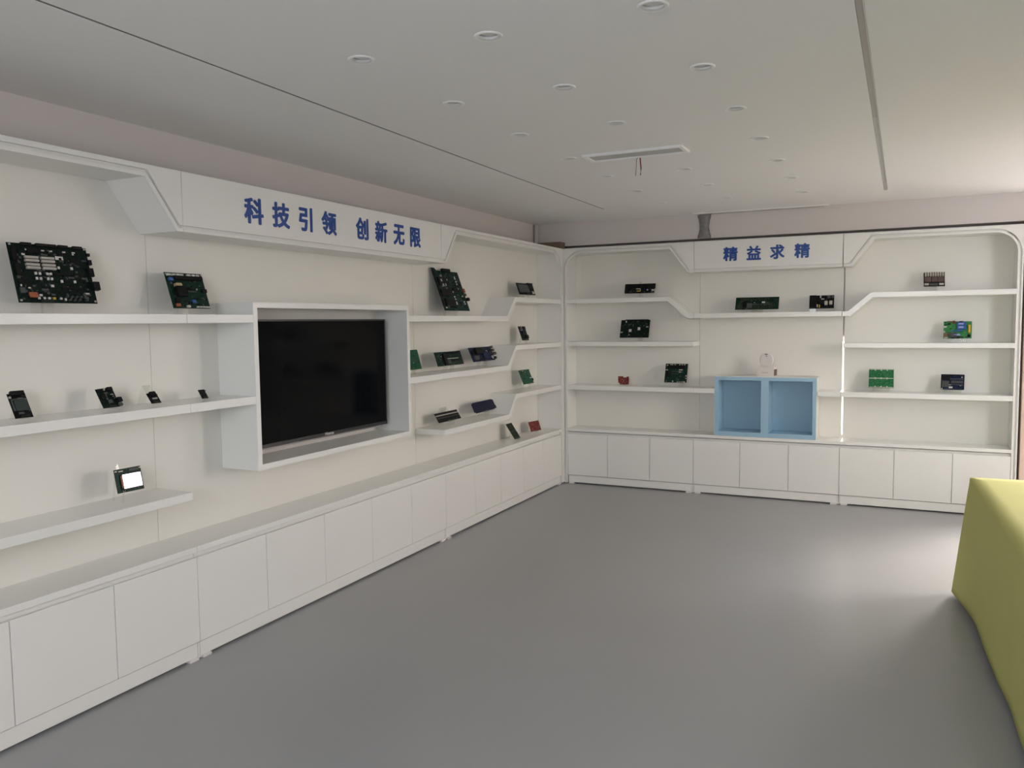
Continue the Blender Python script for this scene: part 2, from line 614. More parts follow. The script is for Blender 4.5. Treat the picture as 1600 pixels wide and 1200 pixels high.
shelf(LS, u, [(L0 + .0755, 0.846), (L1 - .006, 0.846)], t=.040)

# unit 2 (television)
u2_ = cab('white middle cabinet of the long wall, framing the television under eight blue characters', (0, -3.62, 0))
base_cabinet(LS, u2_, L1, L2, [L1, -4.35, -3.852, -3.366, -2.885, L2])
obj('back_panel', LS.box(L1 + .0012, L2 - .0012, 0.262, 0.28, Z_CB, 2.395), M_['panel'], u2_)
fas_left = header(LS, u2_, L1, L2, [(L1 + e, LO), (L2 - e, LO)], [(L1 + e, LOo), (L2 - e, LOo)], [(L1 + e, LOi), (L2 - e, LOi)])
B0, B1, ZB0, ZB1, tb = -4.388, -2.868, 0.873, 1.786, 0.031
shelf(LS, u2_, [(L1 + .001, 1.718), (B0 - .0005, 1.718)])
shelf(LS, u2_, [(L1 + .001, 1.281), (B0 - .0005, 1.281)])
shelf(LS, u2_, [(B1 + .0005, 1.718), (L2 - .001, 1.718)])
shelf(LS, u2_, [(B1 + .0005, 1.281), (L2 - .001, 1.281)])
fr = LS.box(B0, B1, 0, .262, ZB1 - tb, ZB1)
for a in ((B0, B1, ZB0, ZB0 + tb), (B0, B0 + tb, ZB0 + tb, ZB1 - tb), (B1 - tb, B1, ZB0 + tb, ZB1 - tb)):
    p, q = LS.P(a[0], 0, a[2]), LS.P(a[1], .262, a[3])
    add_box(fr, [min(i, j) for i, j in zip(p, q)], [max(i, j) for i, j in zip(p, q)])
bmesh.ops.remove_doubles(fr, verts=fr.verts[:], dist=1e-5)
obj('television_frame', fr, M_['shelf'], u2_)

# unit 3 (corner side)
u3 = cab('white corner cabinet beside the television, with three shelves that step up towards the corner', (0, -1.2, 0))
base_cabinet(LS, u3, L2, L3, [L2, -1.931, -1.459, -0.999, -0.539, -0.0765], end_hi=.075)
obj('back_panel', LS.box(L2 + .0012, L3 - .001, 0.262, 0.28, Z_CB, 2.395), M_['panel'], u3)
obj('side_panel', LS.box(L3 - .0745, L3 - .0005, 0.0205, D - .0145, 0.001, 2.3445), M_['cab'], u3)
op = [(L2 + e, LO), (-2.338, LO), (-2.168, UP)] + arc(-.24, 2.18, .165, 90, 0) + [(-.075, .58)]
ou = [(L2 + e, LOo), (-2.357, LOo), (-2.187, UPo)] + arc(-.24, 2.18, .197, 90, 0) + [(-.043, .01)]
inn = [(L2 + e, LOi), (-2.351, LOi), (-2.181, UPi)] + arc(-.24, 2.18, .181, 90, 0) + [(-.059, .58)]
obj('header_box', LS.prism([(L2 + e, 2.40), (L2 + e, LO), (-2.338, LO), (-2.168, UP), (-.0005, UP), (-.0005, 2.40)], 0.020, D - .014), M_['cab'], u3)
obj('fascia', LS.prism([(L2 + e, 2.40)] + ou + [(-.0005, .01), (-.0005, 2.40)], 0, .020), M_['cab'], u3, bevel=.0008)
obj('trim', LS.prism(inn[:-1] + [(-.059, .01), (-.0745, .01), (-.0745, .58)] + op[::-1][1:], 0, .020), M_['cab'], u3, bevel=.0008)
shelf(LS, u3, [(L2 + .001, 1.718), (-1.300, 1.718), (-1.137, 1.888), (-.0755, 1.888)])
shelf(LS, u3, [(L2 + .001, 1.284), (-1.293, 1.284), (-1.122, 1.456), (-.0755, 1.456)])
shelf(LS, u3, [(L2 + .001, 0.849), (-1.285, 0.849), (-1.135, 1.019), (-.0755, 1.019)])

# ---- far wall: three units
A0, A1, A2, A3 = 0.0, 1.335, 2.6405, 3.99
v1 = cab('white far-wall cabinet in the corner, with a top shelf sloping down to the right', (.67, 0, 0))
base_cabinet(BS, v1, A0, A1, [0.039, 0.469, 0.904, A1], end_lo=.0385)
obj('back_panel', BS.box(A0 + .001, A1 - .0012, .262, .28, Z_CB, 2.395), M_['panel'], v1)
obj('side_panel', BS.box(A0 + .0005, A0 + .0375, .0205, D - .0145, .001, 2.3445), M_['cab'], v1)
op = [(.038, .58)] + arc(.203, 2.18, .165, 180, 90) + [(1.100, UP), (1.272, LO + .003), (A1 - e, LO + .003)]
ou = [(.006, .01)] + arc(.203, 2.18, .197, 180, 90) + [(1.119, UPo), (1.291, LOo), (A1 - e, LOo)]
inn = [(.022, .01)] + arc(.203, 2.18, .181, 180, 90) + [(1.113, UPi), (1.285, LOi), (A1 - e, LOi)]
obj('header_box', BS.prism([(A0 + .0005, 2.40), (A0 + .0005, UP), (1.100, UP), (1.272, LO + .003), (A1 - e, LO + .003), (A1 - e, 2.40)], .020, D - .014), M_['cab'], v1)
obj('fascia', BS.prism([(A0 + .0005, 2.40), (A0 + .0005, .01)] + ou + [(A1 - e, 2.40)], 0, .020), M_['cab'], v1, bevel=.0008)
obj('trim', BS.prism(inn + op[::-1][:-1] + [(.038, 2.18), (.038, .01)], 0, .020), M_['cab'], v1, bevel=.0008)
shelf(BS, v1, [(.0385, 1.890), (1.097, 1.890), (1.287, 1.726), (A1 - .001, 1.726)])
shelf(BS, v1, [(.0385, 1.459), (A1 - .004, 1.459)])
shelf(BS, v1, [(.0385, 1.015), (A1 - .001, 1.015)])

v2 = cab('white middle cabinet of the far wall, with four blue characters on its fascia', (2.0, 0, 0))
base_cabinet(BS, v2, A1, A2, [A1, 1.773, 2.207, A2])
obj('back_panel', BS.box(A1 + .0012, A2 - .0062, .262, .28, Z_CB, 2.395), M_['panel'], v2)
fas_far = header(BS, v2, A1, A2, [(A1 + e, LO + .003), (A2 - .003, LO + .003)], [(A1 + e, LOo), (A2 - .003, LOo)], [(A1 + e, LOi), (A2 - .003, LOi)])
shelf(BS, v2, [(A1 + .001, 1.726), (A2 - .002, 1.726)])
shelf(BS, v2, [(A1 + .001, 1.015), (1.529, 1.015)])
shelf(BS, v2, [(2.447, 1.013), (A2 - .001, 1.013)])

v3 = cab('white far-wall cabinet at the right end, next to the pale wooden door frame', (3.3, 0, 0))
base_cabinet(BS, v3, A2, A3, [A2, 3.080, 3.526, 3.948], end_hi=.042)
obj('back_panel', BS.box(A2 + .0062, A3 - .001, .262, .28, Z_CB, 2.395), M_['panel'], v3)
obj('side_panel', BS.box(3.9485, A3 - .0005, .0205, D - .0145, .001, 2.3445), M_['cab'], v3)
op = [(A2 + .003, LO + .003), (2.712, LO + .003), (2.881, UP)] + arc(3.783, 2.18, .165, 90, 0) + [(3.948, .58)]
ou = [(A2 + .003, LOo), (2.693, LOo), (2.862, UPo)] + arc(3.783, 2.18, .194, 90, 0) + [(3.977, .01)]
inn = [(A2 + .003, LOi), (2.699, LOi), (2.868, UPi)] + arc(3.783, 2.18, .181, 90, 0) + [(3.964, .01)]
obj('header_box', BS.prism([(A2 + .003, 2.40), (A2 + .003, LO + .003), (2.712, LO + .003), (2.881, UP), (A3 - .0005, UP), (A3 - .0005, 2.40)], .020, D - .014), M_['cab'], v3)
obj('fascia', BS.prism([(A2 + .003, 2.40)] + ou + [(A3 - .0005, .01), (A3 - .0005, 2.40)], 0, .020), M_['cab'], v3, bevel=.0008)
obj('trim', BS.prism(inn + [(3.9485, .01), (3.948, 2.18)] + op[::-1][1:], 0, .020), M_['cab'], v3, bevel=.0008)
shelf(BS, v3, [(A2 + .002, 1.725), (2.688, 1.725), (2.869, 1.885), (3.9475, 1.885)])
shelf(BS, v3, [(A2 + .012, 1.445), (3.9475, 1.445)], t=.040)
shelf(BS, v3, [(A2 + .001, 1.013), (3.9475, 1.013)])


# ---- blue lettering on the fascias
def glyph(ch, side, s0, s1, z0, z1, parent, bold=0.037):
    cu = bpy.data.curves.new('lettering', 'FONT')
    cu.body = ch
    cu.size = 1.0
    cu.extrude = 0.02
    cu.resolution_u = 3
    o = bpy.data.objects.new('tmp', cu)
    link(o)
    dg = bpy.context.evaluated_depsgraph_get()
    dg.update()
    me0 = bpy.data.meshes.new_from_object(o.evaluated_get(dg))
    bpy.data.objects.remove(o)
    bm = bmesh.new()
    kk = 0
    for dx, dy in ((0, 0), (bold, 0), (-bold, 0), (0, bold * .8), (0, -bold * .8), (.7 * bold, .6 * bold), (-.7 * bold, .6 * bold), (.7 * bold, -.6 * bold), (-.7 * bold, -.6 * bold)):
        tmp = me0.copy()
        tmp.transform(Matrix.Translation((dx, dy, kk * .002)))
        kk += 1
        bm.from_mesh(tmp)
        bpy.data.meshes.remove(tmp)
    xs = [v.co.x for v in bm.verts]
    ys = [v.co.y for v in bm.verts]
    zs = [v.co.z for v in bm.verts]
    x0, x1, y0, y1, w0, w1 = min(xs), max(xs), min(ys), max(ys), min(zs), max(zs)
    for v in bm.verts:
        s = s0 + (v.co.x - x0) / (x1 - x0) * (s1 - s0)
        z = z0 + (v.co.y - y0) / (y1 - y0) * (z1 - z0)
        d = -0.003 * (v.co.z - w0) / (w1 - w0 + 1e-9)
        v.co = side.P(s, d - 0.0002, z)
    me = bpy.data.meshes.new('lettering')
    bm.transform(OFFSET[parent.parent.name])
    bm.to_mesh(me)
    bm.free()
    me.materials.append(M_['blue_letter'])
    return link(bpy.data.objects.new('lettering', me), parent)


for ch, a, b in (('科', -4.428, -4.285), ('技', -4.217, -4.077), ('引', -3.999, -3.882), ('领', -3.799, -3.658),
                 ('创', -3.463, -3.329), ('新', -3.254, -3.116), ('无', -3.042, -2.909), ('限', -2.835, -2.699)):
    glyph(ch, LS, a, b, 2.199, 2.338, fas_left)
for ch, a, b in (('精', 1.606, 1.738), ('益', 1.817, 1.946), ('求', 2.024, 2.151), ('精', 2.234, 2.366)):
    glyph(ch, BS, a, b, 2.205, 2.335, fas_far)

# ------------------------------------------------------------------ television
tv = thing('television', 'large black flat-screen television set inside the white frame', 'television', (-.13, -3.605, .96))
Y0, Y1, T0, T1 = -4.235, -2.985, 0.962, 1.694
TX = -0.125
tvi = Matrix.Translation((.13, 3.605, -.96))


def tvp(name, bm, m, **k):
    bm.transform(tvi)
    return obj(name, bm, m, tv, **k)


tvp('body', box((TX - .045, Y0 + .02, T0 + .03), (TX - .012, Y1 - .02, T1 - .02)), M_['tv'], bevel=.006)
bz = bmesh.new()
for a in ((Y0, Y1, T1 - .011, T1), (Y0, Y1, T0, T0 + .022), (Y0, Y0 + .011, T0 + .022, T1 - .011), (Y1 - .011, Y1, T0 + .022, T1 - .011)):
    add_box(bz, (TX - .014, a[0], a[2]), (TX, a[1], a[3]))
tvp('bezel', bz, M_['tv'])
tvp('screen', box((TX - .012, Y0 + .011, T0 + .022), (TX - .003, Y1 - .011, T1 - .011)), M_['screen'])
tvp('silver_strip', box((TX - .010, Y0 + .004, T0 - .007), (TX - .001, Y1 - .06, T0 - .0005)), M_['tvstrip'])
tvp('side_strip', box((TX - .006, Y1 + .0003, T0 + .05), (TX - .001, Y1 + .0022, T1 - .16)), M_['tvstrip'])
tvp('wall_mount', box((-.262, -3.85, 1.15), (TX - .0455, -3.36, 1.5)), M_['steel'])


def small_text(txt, matrix, width, material, parent, name='logo'):
    cu = bpy.data.curves.new(name, 'FONT')
    cu.body = txt
    cu.offset = 0.01
    o = bpy.data.objects.new('tmp', cu)
    link(o)
    dg = bpy.context.evaluated_depsgraph_get()
    dg.update()
    me = bpy.data.meshes.new_from_object(o.evaluated_get(dg))
    bpy.data.objects.remove(o)
    xs = [v.co.x for v in me.vertices]
    k = width / (max(xs) - min(xs))
    me.transform(Matrix.Translation((-width / 2, 0, 0)) @ Matrix.Scale(k, 4))
    me.transform(matrix)
    me.materials.clear()
    me.materials.append(material)
    return link(bpy.data.objects.new(name, me), parent)


RL = Matrix(((0, 0, 1, 0), (1, 0, 0, 0), (0, 1, 0, 0), (0, 0, 0, 1)))   # text plane facing +x
small_text('Hisense', tvi @ Matrix.Translation((TX + .0006, -3.625, T0 + .0055)) @ RL, 0.085, M_['logo'], tv)

# ------------------------------------------------------------------ blue cube shelf and what stands on it
bb = thing('cube_shelf', 'light blue two-compartment open cube shelf standing on the far white counter', 'shelf', (1.99, .12, Z_CT))
bi = Matrix.Translation((-1.99, -.12, -Z_CT))
X0, X1, ZZ0, ZZ1, F0, F1 = 1.532, 2.444, Z_CT + .0005, 1.135, 0.004, 0.258


def bp(name, lo, hi):
    bm = box(lo, hi)
    bm.transform(bi)
    return obj(name, bm, M_['bluebox'], bb, bevel=.001)


t = 0.037
bp('top_board', (X0 + .004, F0, ZZ1 - t), (X1 - .004, F1, ZZ1 - .0045))
shell = box((X0, F0 + .0015, ZZ1 - .004), (X1, F1, ZZ1))
for a, b in ((X0, X0 + .0035), (X1 - .0035, X1)):
    add_box(shell, (a, F0 + .0015, ZZ0), (b, F1, ZZ1 - .0045))
shell.transform(bi)
obj('outer_panel', shell, M_['cab'], bb)['label'] = 'white outer faces'
bp('bottom_board', (X0 + .004, F0, ZZ0), (X1 - .004, F1, ZZ0 + t + .004))
bp('side_board', (X0 + .004, F0, ZZ0 + t + .004), (X0 + t, F1, ZZ1 - t))
bp('side_board', (X1 - t, F0, ZZ0 + t + .004), (X1 - .004, F1, ZZ1 - t))
bp('divider', (1.958, F0, ZZ0 + t + .004), (2.026, F1, ZZ1 - t))
bp('rear_board', (X0 + t, F1 - .012, ZZ0 + t + .004), (1.958, F1 - .001, ZZ1 - t))
bp('rear_board', (2.026, F1 - .012, ZZ0 + t + .004), (X1 - t, F1 - .001, ZZ1 - t))

rz = math.radians(-9)
ct = thing('carton', 'small white product carton with a dark side label on the blue cube shelf', 'box', matrix=Matrix.Translation((1.995, .10, 1.1355)) @ Matrix.Rotation(rz, 4, 'Z'))
obj('box_body', box((-.078, -.05, 0), (.078, .05, .088)), M_['carton'], ct, bevel=.0015)
obj('side_label', box((.0785, -.042, .008), (.0795, .042, .066)), M_['brown'], ct)
obj('printed_line', box((-.035, -.0512, .034), (.028, -.0504, .038)), M_['greyprint'], ct)
dv = thing('round_device', 'round white device with a small black slot, standing on the white carton', 'device', matrix=Matrix.Translation((1.992, .10, 1.2238)) @ Matrix.Rotation(rz, 4, 'Z'))
pts = []
for k in range(40):
    a = 2 * math.pi * k / 40
    ca, sa = math.cos(a), math.sin(a)
    n = 2.25 if sa < 0 else 2.1
    pts.append((0.063 * math.copysign(abs(ca) ** (2 / n), ca), 0.064 + 0.063 * math.copysign(abs(sa) ** (2 / n), sa)))
bm = bmesh.new()
add_prism(bm, pts, lambda p: (p[0], -.014, p[1] + .0005), lambda p: (p[0], .014, p[1] + .0005))
obj('shell', bm, M_['whiteplastic'], dv, bevel=.006)
obj('lens_slot', box((-.012, -.0152, .112), (.012, -.0142, .119)), M_['chip'], dv)
obj('printed_mark', box((-.008, -.0148, .094), (.009, -.0142, .102)), M_['greyprint'], dv)

# ------------------------------------------------------------------ circuit boards and their acrylic easels
rnd = random.Random(7)


def frames(side, c, depth, z, yaw_, tilt):
    ah = Vector((0, 1, 0)) if side.left else Vector((1, 0, 0))
    dep = Vector((-1, 0, 0)) if side.left else Vector((0, 1, 0))
    a = ah * math.cos(yaw_) + dep * math.sin(yaw_)
    n = dep * math.cos(yaw_) - ah * math.sin(yaw_)
    up = n * math.cos(tilt) + Vector((0, 0, 1)) * math.sin(tilt)
    out = a.cross(up)
    org = Vector(side.P(c, depth, z))
    mb = Matrix.Identity(4)
    ms = Matrix.Identity(4)
    for i in range(3):
        mb[i][0], mb[i][1], mb[i][2], mb[i][3] = a[i], up[i], out[i], org[i]
        ms[i][0], ms[i][1], ms[i][2] = a[i], -n[i], (0, 0, 1)[i]
    return mb, ms


def board(side, label, c, w, h, tilt, zb, shelf_z, yaw_, m, comps, depth=0.12, smd=40, notch=None,
          stand_at=0.0, stand_w=0.055, rest=0.6, desc='', scatter_mats=('gry', 'chip', 'wht'), back_top=None):
    tl = math.radians(tilt)
    mb, ms = frames(side, c, depth, shelf_z + zb, math.radians(yaw_), tl)
    root = thing('circuit_board', label, 'circuit board', matrix=mb, group='circuit boards on the shelves')
    outline = notch if notch else [(0, 0), (1, 0), (1, 1), (0, 1)]
    bm = bmesh.new()
    add_prism(bm, [((q[0] - .5) * w, q[1] * h) for q in outline], lambda p: (p[0], p[1], -.0016), lambda p: (p[0], p[1], 0))
    obj('board_panel', bm, M_[m], root)
    for cmp_ in comps:
        kind, uu, vv, cw, ch, cd, cm = cmp_[:7]
        x, y = (uu - .5) * w, (1 - vv) * h
        a, b = cw * w / 2, ch * h / 2
        if kind == 'cap':                       # upright can
            r = cw * w / 2
            obj('capacitor', lathe([(r, 0.0001), (r, cd * .92), (r * .9, cd)], 14, (x, y, 0)), M_[cm], root, smooth=False)
        elif kind == 'roll':                    # lying cylinder
            p0, p1 = ((x - a, y, b), (x + a, y, b)) if a > b else ((x, y - b, a), (x, y + b, a))
            obj('capacitor', tube([p0, p1], min(a, b), 12), M_[cm], root)
        elif kind == 'coil':
            r = cw * w / 2
            pts_ = [(x + r * .7 * math.cos(q), y + r * .7 * math.sin(q), r * .35) for q in [2 * math.pi * k / 16 for k in range(17)]]
            obj('coil', tube(pts_, r * .32, 8), M_[cm], root, smooth=True)
        else:
            obj(kind, box((x - a, y - b, .0001), (x + a, y + b, cd)), M_[cm], root, bevel=min(a, b, cd) * .12)
    if smd:
        bm = bmesh.new()
        fi = []
        for k in range(smd):
            x, y = rnd.uniform(-.45, .45) * w, rnd.uniform(.06, .94) * h
            a, b = rnd.uniform(.0012, .005) * (1 + w), rnd.uniform(.0012, .004) * (1 + w)
            if rnd.random() < .3:
                a *= 2.2
            n0 = len(bm.faces)
            add_box(bm, (x - a, y - b, .0002), (x + a, y + b, rnd.uniform(.001, .006)))
            fi.append(rnd.choices(range(len(scatter_mats)), weights=(5, 7, .45)[:len(scatter_mats)])[0])
        bm.faces.ensure_lookup_table()
        for k in range(smd):
            for f in range(6):
                bm.faces[k * 6 + f].material_index = fi[k]
        o = obj('small_components', bm, [M_[q] for q in scatter_mats], root)
        o['kind'] = 'stuff'
    # easel: bent clear sheet with feet, ledge and lip, back leg
    org = Vector(side.P(c, depth, shelf_z)) + mb.to_3x3() @ Vector((stand_at * w, 0, 0))
    ms.translation = org
    st = 0.0025
    ct_, sn = math.cos(tl), math.sin(tl)
    hr = (back_top if back_top else rest * h)
    g = 0.0023 + st / 2                                    # easel sheet sits just behind the board
    top = (-hr * ct_ - g * sn, zb + hr * sn - g * ct_)      # (out, z)
    low = (-g * sn, zb - .0022 - st / 2)
    lip0 = (0.0085 + .004, zb - .0022 - st / 2)
    lip1 = (0.0085 + .004 - .010 * ct_, zb + .012)
    backfoot = (max(top[0] - .035, -(0.257 - depth)), .0013)
    prof = [lip1, lip0, low, top, backfoot]
    bm = bmesh.new()
    hw_ = stand_w / 2

    def strip(p, q):
        d = Vector((q[0] - p[0], q[1] - p[1])).normalized()
        n = Vector((-d.y, d.x)) * st / 2
        qd = [(p[0] + n.x, p[1] + n.y), (q[0] + n.x, q[1] + n.y), (q[0] - n.x, q[1] - n.y), (p[0] - n.x, p[1] - n.y)]
        add_prism(bm, qd, lambda r_: (-hw_, r_[0], r_[1]), lambda r_: (hw_, r_[0], r_[1]))
    for p, q in zip(prof, prof[1:]):
        strip(p, q)
    if zb > 0.016:
        strip((0.004, zb - .005), (0.004, .0002))
    es = obj('display_easel', bm, M_['acr'], matrix=ms)
    tag(es, 'clear acrylic easel holding ' + desc, 'easel', 'clear acrylic easels')
    return root


def row(kind, us, v, w, h, d, m):
    return [(kind, u_, v, w, h, d, m) for u_ in us]


lin = lambda a, b, n: [a + (b - a) * k / (n - 1) for k in range(n)]
Z1, Z2, Z3 = 1.718, 1.281, 0.846

# 1: largest board, top shelf nearest the camera
comps = []
for v_ in (.24, .295, .362, .417):
    comps += row('socket', (.252, .45), v_, .164, .040, .012, 'cream')
comps += [('label', .615, .215, .10, .062, .001, 'wht'), ('chip', .185, .875, .10, .085, .010, 'orange')]
for v_ in (.505, .59):
    comps += row('relay', (.272, .322, .412, .458), v_, .026, .044, .006, 'wht')
comps += row('relay', (.575, .745), .39, .027, .045, .006, 'wht') + row('relay', (.58, .75), .625, .027, .045, .006, 'wht')
comps += row('relay', (.25, .313, .375, .52), .925, .026, .036, .006, 'wht') + [('relay', .437, .925, .03, .036, .006, 'yel')]
comps += row('relay', (.225, .42, .52, .69, .815), .105, .038, .022, .004, 'wht')
comps += row('connector', (.22, .40, .53, .68, .87), .018, .125, .05, .012, 'conn')
comps += row('connector', (.055,), .2, .05, .22, .012, 'conn') + row('connector', (.06,), .45, .05, .2, .012, 'conn') + row('connector', (.07,), .8, .06, .09, .008, 'gry')
comps += [('connector', 1.0, .13, .04, .05, .012, 'conn'), ('connector', .995, .27, .05, .09, .014, 'conn'), ('connector', .985, .45, .07, .15, .014, 'conn'), ('connector', 1.005, .70, .085, .15, .022, 'conn')]
comps += row('standoff', (.03, .97), .03, .025, .03, .005, 'sil') + row('standoff', (.03, .97), .965, .025, .03, .005, 'sil')
comps += [('chip', .62, .5, .25, .03, .006, 'chip'), ('chip', .7, .74, .27, .03, .006, 'chip'), ('chip', .8, .25, .12, .08, .006, 'chip'), ('chip', .3, .12, .16, .08, .008, 'chip')]
comps += [('cap', u_, .9, .028, .03, .014, 'gry') for u_ in (.60, .66, .72, .78)] + [('cap', u_, .95, .028, .03, .014, 'gry') for u_ in (.63, .69, .75, .85)]
board(LS, 'largest dark green circuit board with eight cream sockets, on the top shelf nearest the camera', -5.405, .351, .257, 75, .047, Z1, -2, 'pk', comps, smd=220, stand_at=-.17, desc='the largest circuit board with cream sockets', rest=.5)
# 2
comps = [('connector', u_, .075, .085, .05, .012, 'wht') for u_ in (.08, .20, .31, .41, .60, .72, .84)]
comps += [('heat_sink', .55, .165, .75, .10, .02, 'conn'), ('capacitor', .11, .2, .11, .09, .012, 'blu'), ('capacitor', .24, .36, .15, .075, .02, 'tan'),
          ('transformer', .27, .55, .24, .28, .024, 'chip'), ('socket', .58, .46, .26, .035, .008, 'chip'), ('socket', .6, .53, .24, .03, .006, 'gry'), ('label', .73, .455, .07, .04, .003, 'wht'),
          ('chip', .93, .50, .13, .10, .01, 'chip'), ('relay', .56, .82, .10, .09, .012, 'blu'), ('relay', .47, .85, .09, .06, .008, 'chip'),
          ('connector', .13, .92, .10, .08, .01, 'orange'), ('connector', .39, .955, .08, .06, .01, 'wht'), ('chip', .16, .78, .14, .1, .01, 'chip')]
comps += row('connector', (.64, .72, .80, .88, .95), .965, .055, .035, .008, 'wht') + row('standoff', (.03, .97), .04, .03, .035, .004, 'sil')
board(LS, 'green circuit board with a large black transformer, on the shelf left of the television', -4.686, .238, .189, 72, .032, Z1, 0, 'pg', comps, smd=60, stand_at=-.22, stand_w=.045, desc='the green board left of the television top', rest=.6)
# 3 small board with screen
comps = [('connector', .5, .02, .75, .16, .014, 'conn'), ('screen', .56, .50, .74, .44, .006, 'lcd'), ('screen_frame', .1, .48, .06, .46, .007, 'gry'), ('screen_frame', .5, .25, .8, .035, .007, 'gry'), ('button', .4, .82, .28, .08, .006, 'gry'), ('connector', .6, .9, .6, .08, .006, 'chip'), ('standoff', .08, .16, .12, .08, .006, 'sil')]
board(LS, 'small black circuit board with a dark square screen, leftmost on the middle shelf', -5.588, .075, .112, 62, .011, Z2, -2, 'pd', comps, smd=6, desc='the small board with dark square screen', stand_w=.04)
# 4
comps = [('connector', .75, .06, .3, .16, .012, 'conn'), ('connector', .2, .08, .3, .1, .01, 'chip'), ('capacitor', .45, .05, .08, .12, .006, 'cream'), ('chip', .3, .4, .3, .25, .006, 'chip'), ('label', .8, .38, .16, .14, .003, 'sil'),
         ('connector', 1.02, .68, .26, .24, .016, 'conn'), ('connector', 1.0, .92, .2, .14, .012, 'gry'), ('chip', .55, .68, .24, .16, .004, 'gry'), ('jumper', .42, .42, .03, .3, .006, 'sil')]
board(LS, 'small dark green circuit board crowded with black connectors, next to the dark square screen board', -5.177, .092, .098, 60, .013, Z2, 3, 'pk', comps, smd=18, desc='the small crowded dark green board', stand_w=.04)
# 5
comps = [('connector', .5, .1, .55, .3, .012, 'conn'), ('label', .55, .55, .5, .12, .004, 'sil'), ('chip', .4, .8, .5, .2, .004, 'chip')]
board(LS, 'tiny black circuit board leaning before a much taller clear easel on the middle shelf', -4.931, .062, .058, 55, .010, Z2, 5, 'pd', comps, smd=5, desc='the tiny black board with a silver bar', stand_w=.05, back_top=.105)
# 6
board(LS, 'tiniest plain black circuit board, last on the middle shelf before the television frame', -4.626, .045, .052, 58, .006, Z2, 3, 'pd', [('chip', .5, .35, .6, .35, .003, 'chip'), ('connector', .5, .85, .7, .12, .004, 'chip')], smd=4, desc='the tiniest plain black board', stand_w=.04)
# 7 reflective screen
comps = [('screen_bezel', .56, .56, .80, .66, .004, 'chip'), ('screen', .595, .55, .70, .60, .0058, 'mirrorlcd'), ('label', .24, .1, .16, .05, .003, 'cream'), ('header_pins', .72, .1, .36, .10, .003, 'gry'), ('standoff', .95, .07, .05, .06, .006, 'wht'), ('standoff', .05, .08, .06, .05, .006, 'wht'), ('cable', .215, .55, .05, .5, .005, 'orange')]
board(LS, 'green circuit board with a bright reflective screen, alone on the lowest shelf', -5.097, .142, .111, 78, .045, Z3, -2, 'pg', comps, smd=10, stand_at=-.33, stand_w=.012, desc='the board with the reflective screen', back_top=.135)
# 8 tall board
comps = [('connector', .02, v_, .05, .13, .012, 'conn') for v_ in (.1, .28, .46, .64, .82)]
comps += [('relay', .80, v_, .035, .035, .006, 'wht') for v_ in (.17, .21, .28, .34)] + [('relay', .55, v_, .035, .035, .006, 'wht') for v_ in (.54, .66, .72, .80, .84)]
comps += [('relay', .87, v_, .035, .03, .006, 'wht') for v_ in (.64, .78, .83)] + [('label', .78, .46, .05, .04, .004, 'wht'), ('connector', 1.0, .50, .05, .1, .012, 'orange'), ('connector', 1.0, .60, .05, .06, .012, 'brown'), ('connector', 1.03, .72, .08, .075, .02, 'conn')]
comps += [('heat_sink', .5, .02, .30, .06, .02, 'conn'), ('chip', .3, .3, .4, .2, .012, 'chip'), ('chip', .28, .56, .42, .16, .012, 'chip'), ('chip', .3, .82, .36, .2, .012, 'chip'), ('chip', .66, .5, .2, .1, .01, 'chip'),
          ('relay', .24, .17, .04, .05, .014, 'sil'), ('relay', .2, .28, .05, .06, .014, 'sil'), ('relay', .22, .39, .05, .06, .014, 'sil'), ('relay', .32, .38, .04, .05, .014, 'sil'), ('relay', .42, .26, .03, .04, .014, 'sil'), ('relay', .15, .92, .06, .06, .014, 'gry')]
board(LS, 'tall black and green circuit board covered in dark parts, just right of the television frame', -1.963, .412, .353, 70, .043, Z1, 0, 'pg', comps, smd=200, stand_at=-.1, desc='the tall crowded board right of the television', rest=.55, notch=[(0, 0), (1, 0), (1, .97), (.18, .97), (.13, 1.03), (0, 1.03)])
# 9
comps = [('screen', .36, .48, .62, .66, .008, 'lcdgrey'), ('chip', .8, .3, .3, .4, .01, 'chip'), ('label', .88, .80, .14, .22, .004, 'wht'), ('chip', .4, .92, .5, .08, .004, 'conn'), ('connector', .78, .04, .34, .08, .014, 'conn')]
board(LS, 'black circuit board with grey panel and white label, on the raised shelf by the corner', -.601, .334, .118, 70, .036, 1.888, -3, 'pd', comps, smd=14, desc='the grey panel board in the corner')
# 10
comps = [('chip', .3, .2, .3, .2, .012, 'gry'), ('chip', .75, .15, .3, .2, .012, 'chip'), ('capacitor', .3, .28, .1, .08, .01, 'sil'), ('chip', .55, .42, .4, .2, .008, 'chip'), ('chip', .8, .75, .4, .24, .01, 'conn'), ('chip', .35, .65, .2, .3, .008, 'chip')]
board(LS, 'small upright black circuit board on the raised middle shelf by the corner', -.657, .148, .141, 70, .035, 1.456, -1, 'pk', comps, smd=30, desc='the small upright black board by the corner', stand_w=.05)
# 11
comps = [('chip', .7, .3, .2, .08, .003, 'pm'), ('standoff', .95, .2, .05, .04, .004, 'gry'), ('chip', .6, .55, .16, .12, .003, 'gry')]
board(LS, 'plain mid-green circuit board half hidden by the television frame', -2.610, .172, .150, 74, .038, 1.284, -1, 'pm', comps, smd=24, stand_at=-.2, desc='the plain green board beside the television frame', scatter_mats=('gry', 'pm', 'wht'))
